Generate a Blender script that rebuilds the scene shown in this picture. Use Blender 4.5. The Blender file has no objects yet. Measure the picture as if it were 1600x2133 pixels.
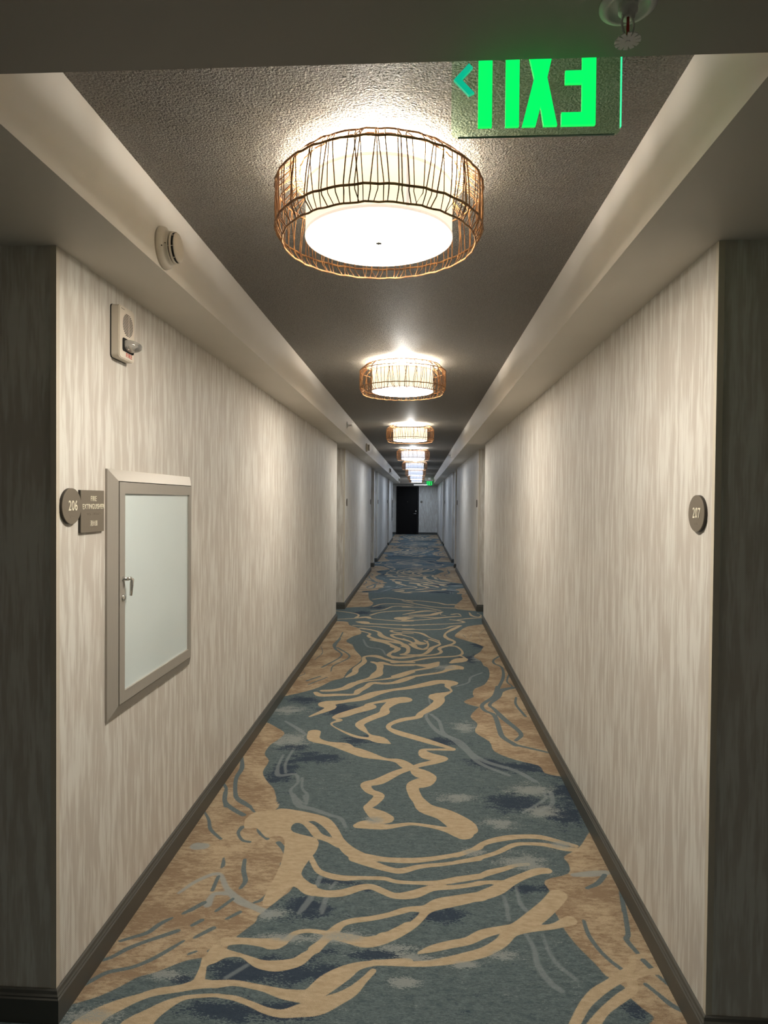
import bpy, bmesh, math, random
import numpy as np
from mathutils import Vector, Matrix

PI = math.pi
C = bpy.context.scene.collection
scene = bpy.context.scene

# ------------------------------------------------------------------ camera
cam_data = bpy.data.cameras.new('camera')
cam_data.sensor_fit = 'VERTICAL'
cam_data.sensor_height = 24.0
cam_data.lens = 24.0 * 1353.0 / 2133.0
cam_data.clip_start = 0.02
cam_data.clip_end = 100
cam = bpy.data.objects.new('camera', cam_data)
C.objects.link(cam)
_r = Vector((0.99846506, 0.05469262, 0.00873204))
_u = Vector((-0.00967318, 0.01696674, 0.99980926))
_f = Vector((-0.05453403, 0.99835908, -0.01746974))
cam.matrix_world = Matrix(((_r.x, _u.x, -_f.x, 0), (_r.y, _u.y, -_f.y, 0), (_r.z, _u.z, -_f.z, 1.55), (0, 0, 0, 1)))
scene.camera = cam

# ------------------------------------------------------------------ world, exposure, lamp strengths
world = bpy.data.worlds.new('world')
scene.world = world
world.use_nodes = True
world.node_tree.nodes['Background'].inputs[0].default_value = (0.5, 0.55, 0.6, 1)
world.node_tree.nodes['Background'].inputs[1].default_value = 0.0
scene.view_settings.view_transform = 'Standard'
scene.view_settings.look = 'None'
scene.view_settings.gamma = 1.0
scene.view_settings.use_curve_mapping = False
scene.view_settings.exposure = 0.40

DISC_POWER = 46.0        # glow of the frosted diffuser
SHADE_POWER = 0.85        # glow of the linen shade
BULB_POWER = 14.0        # watts of the bulb that spills over the shade onto the ceiling
LOBBY_FILL_POWER = 3.0
WARM = (1.0, 0.925, 0.80)
MID = (0.84, 0.82, 0.75)
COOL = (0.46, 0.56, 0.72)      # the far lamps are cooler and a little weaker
GREEN = (0.0, 0.80, 0.11)

# room heights and half widths (metres; camera stands at x = y = 0)
XL, XR = -1.062, 0.827
US, UC = 2.283, 2.528
SL, SR = -0.829, 0.589
Y0, Y1, Y2 = 1.10, 27.5, 30.15

# ------------------------------------------------------------------ helpers
def tag(o, label=None, cat=None, group=None, kind=None):
    if label: o['label'] = label
    if cat: o['category'] = cat
    if group: o['group'] = group
    if kind: o['kind'] = kind
    return o

def obj(name, bm, mat, parent=None, smooth=False, loc=None):
    me = bpy.data.meshes.new(name)
    bmesh.ops.recalc_face_normals(bm, faces=bm.faces[:])
    bm.to_mesh(me); bm.free()
    if smooth:
        for p in me.polygons: p.use_smooth = True
    if mat: me.materials.append(mat)
    o = bpy.data.objects.new(name, me)
    C.objects.link(o)
    if loc is not None: o.location = loc
    if parent is not None: o.parent = parent
    return o

def empty(name, loc, label, cat, group=None):
    o = bpy.data.objects.new(name, None)
    C.objects.link(o)
    o.location = loc
    o.empty_display_size = 0.1
    return tag(o, label, cat, group)

def copy_tree(o, parent=None):
    c = o.copy(); C.objects.link(c)
    if parent is not None: c.parent = parent
    for ch in [x for x in o.children]:
        copy_tree(ch, c)
    return c

def box(bm, x0, x1, y0, y1, z0, z1):
    v = [bm.verts.new((x, y, z)) for z in (z0, z1) for x, y in ((x0, y0), (x1, y0), (x1, y1), (x0, y1))]
    for f in ((3, 2, 1, 0), (4, 5, 6, 7), (0, 1, 5, 4), (1, 2, 6, 5), (2, 3, 7, 6), (3, 0, 4, 7)):
        bm.faces.new([v[i] for i in f])

def bevel(bm, w, seg=2):
    bmesh.ops.bevel(bm, geom=bm.edges[:], offset=w, segments=seg, affect='EDGES', profile=0.5, clamp_overlap=True)

def lathe(bm, prof, seg=48, M=None, cap=True):
    """profile of (r, h) turned about local z; M places it"""
    rings = []
    for r, h in prof:
        ring = []
        for i in range(seg):
            a = 2 * PI * i / seg
            p = Vector((r * math.cos(a), r * math.sin(a), h))
            ring.append(bm.verts.new(M @ p if M else p))
        rings.append(ring)
    for a, b in zip(rings, rings[1:]):
        for i in range(seg):
            j = (i + 1) % seg
            bm.faces.new((a[i], a[j], b[j], b[i]))
    if cap:
        bm.faces.new(rings[0][::-1]); bm.faces.new(rings[-1])

def tube(bm, pts, r, seg=6, closed=False):
    pts = [Vector(p) for p in pts]
    n = len(pts); rings = []
    for i, p in enumerate(pts):
        if closed: t = pts[(i + 1) % n] - pts[i - 1]
        else: t = pts[min(i + 1, n - 1)] - pts[max(i - 1, 0)]
        t.normalize()
        ref = Vector((0, 0, 1)) if abs(t.z) < 0.8 else Vector((1, 0, 0))
        a = t.cross(ref).normalized(); b = t.cross(a)
        rr = r[i] if isinstance(r, (list, tuple)) else r
        rings.append([bm.verts.new(p + (a * math.cos(2 * PI * k / seg) + b * math.sin(2 * PI * k / seg)) * rr) for k in range(seg)])
    m = n if closed else n - 1
    for i in range(m):
        A, B = rings[i], rings[(i + 1) % n]
        for k in range(seg):
            l = (k + 1) % seg
            bm.faces.new((A[k], A[l], B[l], B[k]))
    if not closed:
        bm.faces.new(rings[0][::-1]); bm.faces.new(rings[-1])

def prism(bm, pts, h0, h1, M=None):
    """polygon in local xy extruded from h0 to h1 along local z"""
    a = [bm.verts.new((M @ Vector((x, y, h0))) if M else (x, y, h0)) for x, y in pts]
    b = [bm.verts.new((M @ Vector((x, y, h1))) if M else (x, y, h1)) for x, y in pts]
    n = len(pts)
    bm.faces.new(a[::-1]); bm.faces.new(b)
    for i in range(n):
        j = (i + 1) % n
        bm.faces.new((a[i], a[j], b[j], b[i]))

def rounded(x0, x1, y0, y1, r, n=6):
    out = []
    for cx, cy, a0 in ((x1 - r, y1 - r, 0), (x0 + r, y1 - r, 90), (x0 + r, y0 + r, 180), (x1 - r, y0 + r, 270)):
        for i in range(n + 1):
            a = math.radians(a0 + 90 * i / n)
            out.append((cx + r * math.cos(a), cy + r * math.sin(a)))
    return out

def frame(xa, ya, za, loc):
    """matrix with local x, y, z axes along the given world vectors"""
    xa, ya, za = Vector(xa), Vector(ya), Vector(za)
    return Matrix(((xa.x, ya.x, za.x, loc[0]), (xa.y, ya.y, za.y, loc[1]), (xa.z, ya.z, za.z, loc[2]), (0, 0, 0, 1)))

def on_left(y, z, x=XL):      # plane of the left wall, seen from the corridor
    return frame((0, 1, 0), (0, 0, 1), (1, 0, 0), (x, y, z))

def on_right(y, z, x=XR):
    return frame((0, -1, 0), (0, 0, 1), (-1, 0, 0), (x, y, z))

def on_end(x, z, y=Y2):       # wall facing the camera
    return frame((1, 0, 0), (0, 0, 1), (0, -1, 0), (x, y, z))

def lettering(name, text, size, mat, M, parent, extrude=0.0006, stretch=(1, 1), spacing=1.0, bold=0.0):
    cu = bpy.data.curves.new(name, 'FONT')
    cu.body = text; cu.size = size; cu.extrude = extrude; cu.offset = bold
    cu.align_x = 'CENTER'; cu.align_y = 'CENTER'; cu.space_character = spacing
    cu.resolution_u = 4
    t = bpy.data.objects.new(name, cu); C.objects.link(t)
    bpy.context.view_layer.update()
    dg = bpy.context.evaluated_depsgraph_get()
    me = bpy.data.meshes.new_from_object(t.evaluated_get(dg))
    bpy.data.objects.remove(t); bpy.data.curves.remove(cu)
    me.transform(M @ Matrix.Diagonal((stretch[0], stretch[1], 1, 1)))
    me.materials.clear(); me.materials.append(mat)
    me.name = name
    o = bpy.data.objects.new(name, me); C.objects.link(o); o.parent = parent
    return o

# ------------------------------------------------------------------ materials
def principled(name, color=(0.8, 0.8, 0.8), rough=0.5, metal=0.0, spec=0.5, coat=0.0):
    m = bpy.data.materials.new(name); m.use_nodes = True
    b = m.node_tree.nodes['Principled BSDF']
    b.inputs['Base Color'].default_value = (*color, 1)
    b.inputs['Roughness'].default_value = rough
    b.inputs['Metallic'].default_value = metal
    b.inputs['Specular IOR Level'].default_value = spec
    b.inputs['Coat Weight'].default_value = coat
    return m

class NT:
    """tiny node-graph helper"""
    def __init__(s, m):
        s.m = m; s.t = m.node_tree; s.n = s.t.nodes; s.l = s.t.links
        s.b = s.n.get('Principled BSDF')
    def node(s, kind, **kw):
        nd = s.n.new(kind)
        for k, v in kw.items(): setattr(nd, k, v)
        return nd
    def put(s, sock, v):
        if hasattr(v, 'is_output') or hasattr(v, 'links'): s.l.new(v, sock)
        else: sock.default_value = v
    def math(s, op, a, b=0.0, c=None, clamp=False):
        nd = s.node('ShaderNodeMath', operation=op, use_clamp=clamp)
        s.put(nd.inputs[0], a); s.put(nd.inputs[1], b)
        if c is not None: s.put(nd.inputs[2], c)
        return nd.outputs[0]
    def mix(s, f, a, b):
        nd = s.node('ShaderNodeMix', data_type='RGBA')
        s.put(nd.inputs[0], f)
        s.put(nd.inputs[6], a if not isinstance(a, tuple) else (*a, 1))
        s.put(nd.inputs[7], b if not isinstance(b, tuple) else (*b, 1))
        return nd.outputs[2]
    def noise(s, vec, scale, detail=2.0, rough=0.5):
        nd = s.node('ShaderNodeTexNoise')
        nd.inputs['Scale'].default_value = scale
        nd.inputs['Detail'].default_value = detail
        nd.inputs['Roughness'].default_value = rough
        s.l.new(vec, nd.inputs['Vector'])
        return nd.outputs[0]
    def combine(s, x, y, z):
        nd = s.node('ShaderNodeCombineXYZ')
        for i, v in enumerate((x, y, z)): s.put(nd.inputs[i], v)
        return nd.outputs[0]
    def ramp(s, v, a, b):
        nd = s.node('ShaderNodeMapRange', clamp=True, interpolation_type='SMOOTHSTEP')
        s.put(nd.inputs[0], v)
        nd.inputs[1].default_value = a; nd.inputs[2].default_value = b
        return nd.outputs[0]
    def xyz(s):
        tc = s.node('ShaderNodeNewGeometry')
        sp = s.node('ShaderNodeSeparateXYZ'); s.l.new(tc.outputs['Position'], sp.inputs[0])
        return tc.outputs['Position'], sp.outputs[0], sp.outputs[1], sp.outputs[2]
    def bump(s, h, strength, dist):
        nd = s.node('ShaderNodeBump')
        nd.inputs['Strength'].default_value = strength; nd.inputs['Distance'].default_value = dist
        s.l.new(h, nd.inputs['Height'])
        s.l.new(nd.outputs[0], s.b.inputs['Normal'])

def mat_wallpaper():
    m = principled('woven_wallpaper', rough=0.55, spec=0.35); g = NT(m)
    P, x, y, z = g.xyz()
    u = g.math('ADD', x, y)
    # long soft vertical drips in two tones
    wob = g.math('MULTIPLY', g.math('SUBTRACT', g.noise(g.combine(u, z, 0.0), 9.0, 2), 0.5), 0.009)
    uw = g.math('ADD', u, wob)
    n1 = g.noise(g.combine(g.math('MULTIPLY', uw, 34.0), g.math('MULTIPLY', z, 3.2), 3.0), 1.0, 3, 0.55)
    n2 = g.noise(g.combine(g.math('MULTIPLY', uw, 120.0), g.math('MULTIPLY', z, 7.0), 9.0), 1.0, 2, 0.6)
    n3 = g.noise(g.combine(g.math('MULTIPLY', u, 5.0), g.math('MULTIPLY', z, 0.5), 5.0), 1.0, 1)
    k = g.math('ADD', g.math('MULTIPLY', n1, 0.70), g.math('MULTIPLY', n2, 0.30))
    k = g.math('ADD', k, g.math('MULTIPLY', g.math('SUBTRACT', n3, 0.5), 0.16))
    f = g.ramp(k, 0.43, 0.60)
    # woven grid of fine threads
    gu = g.math('SINE', g.math('MULTIPLY', u, 2 * PI / 0.0052))
    gz = g.math('SINE', g.math('MULTIPLY', z, 2 * PI / 0.0060))
    weave = g.math('MULTIPLY', gu, gz)
    col = g.mix(f, (0.60, 0.55, 0.492), (0.755, 0.73, 0.675))
    dots = g.ramp(weave, 0.1, 0.9)
    amt = g.math('MULTIPLY', dots, g.math('SUBTRACT', 0.36, g.math('MULTIPLY', f, 0.20)))
    col = g.mix(amt, col, (0.33, 0.295, 0.255))
    g.put(g.b.inputs['Base Color'], col)
    h = g.math('ADD', g.math('MULTIPLY', weave, 0.35), g.math('MULTIPLY', f, 0.5))
    g.bump(h, 0.35, 0.0012)
    return m

def mat_popcorn():
    m = principled('sprayed_texture_ceiling', (0.47, 0.425, 0.365), 0.58, spec=0.24); g = NT(m)
    P, x, y, z = g.xyz()
    n = g.noise(P, 170.0, 3, 0.6)
    v = g.node('ShaderNodeTexVoronoi'); v.inputs['Scale'].default_value = 150.0
    g.l.new(P, v.inputs['Vector'])
    h = g.math('ADD', g.ramp(n, 0.36, 0.66), g.math('MULTIPLY', v.outputs[0], -0.5))
    g.bump(h, 1.0, 0.024)
    col = g.mix(g.ramp(n, 0.38, 0.62), (0.42, 0.385, 0.335), (0.58, 0.54, 0.475))
    g.put(g.b.inputs['Base Color'], col)
    return m

def mat_paint(name, color, rough=0.5):
    m = principled(name, color, rough, spec=0.35); g = NT(m)
    P, x, y, z = g.xyz()
    n = g.noise(P, 60.0, 3)
    g.bump(n, 0.08, 0.002)
    k = g.noise(P, 3.0, 2)
    g.put(g.b.inputs['Base Color'], g.mix(k, tuple(c * 0.95 for c in color), tuple(min(1, c * 1.04) for c in color)))
    return m

def mat_carpet():
    m = principled('axminster_carpet', rough=0.95, spec=0.08); g = NT(m)
    P, x, y, z = g.xyz()
    A = g.node('ShaderNodeAttribute', attribute_name='pattern')
    B = g.node('ShaderNodeAttribute', attribute_name='shading')
    sa = g.node('ShaderNodeSeparateColor'); g.l.new(A.outputs['Color'], sa.inputs[0])
    sb = g.node('ShaderNodeSeparateColor'); g.l.new(B.outputs['Color'], sb.inputs[0])
    tan, band, blue = sa.outputs; ghost, navy, light = sb.outputs
    tuft = g.noise(P, 420.0, 2, 0.7)
    wob = g.math('MULTIPLY', g.math('SUBTRACT', tuft, 0.5), 0.010)
    def edge(sdf, soft=0.0015, wide=1.0):
        s = g.math('ADD', sdf, g.math('MULTIPLY', wob, wide))
        return g.math('SUBTRACT', 1.0, g.ramp(s, -soft, soft))
    streak = g.noise(g.combine(g.math('MULTIPLY', x, 22.0), g.math('MULTIPLY', y, 60.0), 1.0), 1.0, 5, 0.75)
    cloud = g.noise(g.combine(g.math('MULTIPLY', x, 3.2), g.math('MULTIPLY', y, 4.5), 4.0), 1.0, 4, 0.65)
    fleck = g.noise(g.combine(g.math('MULTIPLY', x, 90.0), g.math('MULTIPLY', y, 190.0), 2.0), 1.0, 4, 0.8)
    base = g.mix(g.ramp(streak, 0.3, 0.7), (0.084, 0.120, 0.132), (0.160, 0.204, 0.214))
    base = g.mix(g.math('MULTIPLY', g.ramp(fleck, 0.44, 0.60), 0.38), base, (0.052, 0.070, 0.078))
    base = g.mix(g.math('MULTIPLY', g.ramp(fleck, 0.47, 0.36), 0.22), base, (0.26, 0.29, 0.285))
    # darker navy flecks and pale worn flecks
    mid = g.noise(g.combine(g.math('MULTIPLY', x, 11.0), g.math('MULTIPLY', y, 22.0), 7.0), 1.0, 5, 0.7)
    nk = g.math('ADD', g.math('MULTIPLY', navy, 0.50), g.math('MULTIPLY', g.math('SUBTRACT', cloud, 0.5), 0.55))
    nk = g.math('ADD', nk, g.math('MULTIPLY', g.math('SUBTRACT', mid, 0.5), 1.25))
    nk = g.math('ADD', nk, g.math('MULTIPLY', g.math('SUBTRACT', fleck, 0.5), 1.25))
    base = g.mix(g.math('MULTIPLY', g.ramp(nk, 0.22, 0.34), 0.85), base, (0.032, 0.047, 0.078))
    lk = g.math('ADD', g.math('MULTIPLY', light, 0.50), g.math('MULTIPLY', g.math('SUBTRACT', 0.5, cloud), 0.45))
    lk = g.math('ADD', lk, g.math('MULTIPLY', g.math('SUBTRACT', fleck, 0.5), -1.5))
    lk = g.math('ADD', lk, g.math('MULTIPLY', g.math('SUBTRACT', mid, 0.5), -1.2))
    base = g.mix(g.math('MULTIPLY', g.ramp(lk, 0.21, 0.40), 0.82), base, (0.31, 0.335, 0.325))
    base = g.mix(g.math('MULTIPLY', edge(ghost, 0.004, 2.0), 0.48), base, (0.30, 0.335, 0.345))
    # tan grounds with rust and brown drift
    tmix = g.ramp(g.math('ADD', cloud, g.math('MULTIPLY', g.math('SUBTRACT', streak, 0.5), 0.9)), 0.36, 0.66)
    tcol = g.mix(tmix, (0.30, 0.215, 0.142), (0.50, 0.395, 0.268))
    tcol = g.mix(g.math('MULTIPLY', g.ramp(fleck, 0.52, 0.68), 0.55), tcol, (0.15, 0.10, 0.065))
    tcol = g.mix(g.math('MULTIPLY', edge(ghost, 0.004, 1.5), 0.75), tcol, (0.33, 0.37, 0.37))
    col = g.mix(edge(tan, 0.002, 1.6), base, tcol)
    bl = g.mix(g.ramp(fleck, 0.3, 0.7), (0.085, 0.125, 0.145), (0.17, 0.215, 0.225))
    inside_tan = g.math('SUBTRACT', 1.0, g.ramp(tan, 0.0, 0.02))
    col = g.mix(g.math('MULTIPLY', edge(blue, 0.0015), 0.95), col, bl)
    scol = g.mix(g.ramp(streak, 0.3, 0.72), (0.43, 0.335, 0.22), (0.56, 0.45, 0.31))
    fade = g.math('MULTIPLY', g.ramp(light, 0.45, 0.95), g.ramp(fleck, 0.36, 0.52))
    scol = g.mix(g.math('MULTIPLY', fade, 0.9), scol, (0.34, 0.35, 0.32))
    col = g.mix(edge(band), col, scol)
    # pile sparkle
    pile = g.noise(P, 700.0, 1, 0.5)
    gain = g.math('ADD', 0.62, g.math('MULTIPLY', g.ramp(pile, 0.25, 0.75), 0.68))
    hs = g.node('ShaderNodeVectorMath', operation='SCALE')
    g.l.new(col, hs.inputs[0]); g.l.new(gain, hs.inputs['Scale'])
    g.put(g.b.inputs['Base Color'], hs.outputs[0])
    g.bump(g.math('ADD', pile, tuft), 0.5, 0.004)
    return m

def mat_glow(name, base, strength, rough=0.6, keep=None):
    """light-giving surface, its hue taken from the object's colour"""
    m = principled(name, base, rough); g = NT(m)
    oi = g.node('ShaderNodeObjectInfo')
    if keep is None: g.l.new(oi.outputs['Color'], g.b.inputs['Emission Color'])
    else: g.b.inputs['Emission Color'].default_value = (*keep, 1)
    g.b.inputs['Emission Strength'].default_value = strength
    return m

def mat_brushed(name, color, rough=0.38, metal=0.85):
    m = principled(name, color, rough, metal=metal); g = NT(m)
    P, x, y, z = g.xyz()
    n = g.noise(g.combine(g.math('MULTIPLY', x, 700.0), g.math('MULTIPLY', y, 700.0), g.math('MULTIPLY', z, 12.0)), 1.0, 2)
    g.put(g.b.inputs['Roughness'], g.math('ADD', rough - 0.06, g.math('MULTIPLY', n, 0.14)))
    g.put(g.b.inputs['Base Color'], g.mix(n, tuple(c * 0.9 for c in color), tuple(min(1, c * 1.08) for c in color)))
    return m

def mat_rattan():
    m = principled('rattan', rough=0.5, spec=0.4); g = NT(m)
    P, x, y, z = g.xyz()
    n = g.noise(P, 40.0, 3)
    g.put(g.b.inputs['Base Color'], g.mix(g.ramp(n, 0.35, 0.65), (0.26, 0.115, 0.045), (0.52, 0.27, 0.11)))
    return m

def mat_linen():
    m = mat_glow('linen_shade', (0.75, 0.7, 0.58), SHADE_POWER, 0.8); g = NT(m)
    P, x, y, z = g.xyz()
    n = g.noise(g.combine(g.math('MULTIPLY', x, 300.0), g.math('MULTIPLY', y, 300.0), g.math('MULTIPLY', z, 40.0)), 1.0, 2)
    g.put(g.b.inputs['Base Color'], g.mix(n, (0.70, 0.64, 0.50), (0.80, 0.75, 0.62)))
    return m

def mat_tinted_acrylic():
    m = bpy.data.materials.new('green_edge_lit_acrylic'); m.use_nodes = True
    t = m.node_tree; t.nodes.clear()
    o = t.nodes.new('ShaderNodeOutputMaterial')
    tr = t.nodes.new('ShaderNodeBsdfTransparent'); tr.inputs[0].default_value = (0.84, 0.94, 0.85, 1)
    gl = t.nodes.new('ShaderNodeBsdfGlossy'); gl.inputs['Roughness'].default_value = 0.02
    gl.inputs[0].default_value = (0.9, 1, 0.92, 1)
    em = t.nodes.new('ShaderNodeEmission'); em.inputs[0].default_value = (0.02, 0.5, 0.09, 1); em.inputs[1].default_value = 0.012
    fr = t.nodes.new('ShaderNodeFresnel'); fr.inputs[0].default_value = 1.3
    mx = t.nodes.new('ShaderNodeMixShader'); ad = t.nodes.new('ShaderNodeAddShader')
    t.links.new(fr.outputs[0], mx.inputs[0]); t.links.new(tr.outputs[0], mx.inputs[1]); t.links.new(gl.outputs[0], mx.inputs[2])
    t.links.new(mx.outputs[0], ad.inputs[0]); t.links.new(em.outputs[0], ad.inputs[1])
    t.links.new(ad.outputs[0], o.inputs[0])
    return m

M_WALL = mat_wallpaper()
M_POP = mat_popcorn()
M_SOFFIT = mat_paint('soffit_paint', (0.70, 0.65, 0.575))
M_LOWCEIL = mat_paint('lower_ceiling_paint', (0.42, 0.39, 0.345), 0.6)  # same paint as the soffits, darkened: the ceiling's shade is in the colour
M_CARPET = mat_carpet()
M_BASE = mat_paint('taupe_baseboard_paint', (0.084, 0.083, 0.074), 0.42)
M_GUARD = mat_paint('cream_corner_trim', (0.62, 0.56, 0.46), 0.4)
M_RATTAN = mat_rattan()
M_LINEN = mat_linen()
M_HEM = mat_glow('linen_hem', (0.62, 0.45, 0.30), 0.55, 0.8)
M_DISC = mat_glow('frosted_diffuser', (0.9, 0.9, 0.88), DISC_POWER, 0.4)
M_PANEL = mat_glow('flush_diffuser', (0.9, 0.9, 0.88), 12.0, 0.4)
M_FINIAL = principled('dark_nickel', (0.16, 0.16, 0.16), 0.35, metal=0.8)
M_CANOPY = mat_paint('white_enamel', (0.78, 0.77, 0.73), 0.35)
M_ALU = mat_brushed('brushed_aluminium', (0.40, 0.37, 0.325), 0.40, 0.25)
M_CHROME = mat_brushed('polished_chrome', (0.72, 0.70, 0.66), 0.12)
M_FROST = mat_paint('frosted_white_glass', (0.70, 0.78, 0.78), 0.07)
M_FROST.node_tree.nodes['Principled BSDF'].inputs['Specular IOR Level'].default_value = 0.75
M_SLOT = principled('dark_gap', (0.012, 0.011, 0.01), 0.8)
M_SIGN = mat_paint('bronze_sign_panel', (0.175, 0.147, 0.112), 0.45)
M_SIGNEDGE = principled('dark_bronze_edge', (0.035, 0.028, 0.022), 0.5)
M_LETTER = mat_paint('cream_raised_lettering', (0.80, 0.74, 0.60), 0.4)
M_PLASTIC = mat_paint('warm_white_plastic', (0.70, 0.63, 0.53), 0.35)
M_REDINK = principled('red_ink', (0.55, 0.035, 0.02), 0.5)
M_GREEN = mat_glow('green_lit_lettering', (0.02, 0.3, 0.05), 1.0, 0.5, keep=GREEN)
M_TEAL = mat_glow('teal_lit_arrow', (0.02, 0.3, 0.2), 0.55, 0.5, keep=(0.0, 0.62, 0.36))
M_EDGE = mat_glow('glowing_acrylic_edge', (0.02, 0.4, 0.15), 1.0, 0.3, keep=(0.03, 0.85, 0.33))
M_DIMEDGE = principled('dim_acrylic_edge', (0.03, 0.16, 0.08), 0.2)
M_ACRYL = mat_tinted_acrylic()
M_DOOR = principled('dark_espresso_door', (0.017, 0.014, 0.012), 0.6, spec=0.12)
g_ = NT(M_DOOR); P_, x_, y_, z_ = g_.xyz()
g_.put(g_.b.inputs['Base Color'], g_.mix(g_.noise(g_.combine(g_.math('MULTIPLY', x_, 60.0), g_.math('MULTIPLY', y_, 60.0), g_.math('MULTIPLY', z_, 2.0)), 1.0, 3), (0.006, 0.0055, 0.005), (0.013, 0.011, 0.010)))
M_REDBULB = principled('red_glass_bulb', (0.4, 0.02, 0.02), 0.15)
M_WHITEWALL = mat_paint('plain_wall_paint', (0.42, 0.39, 0.34), 0.6)
m_ = bpy.data.materials.new('clear_strobe_lens'); m_.use_nodes = True
b_ = m_.node_tree.nodes['Principled BSDF']
b_.inputs['Base Color'].default_value = (0.80, 0.78, 0.74, 1); b_.inputs['Roughness'].default_value = 0.05
b_.inputs['Transmission Weight'].default_value = 0.75; b_.inputs['IOR'].default_value = 1.45
M_LENS = m_

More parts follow.
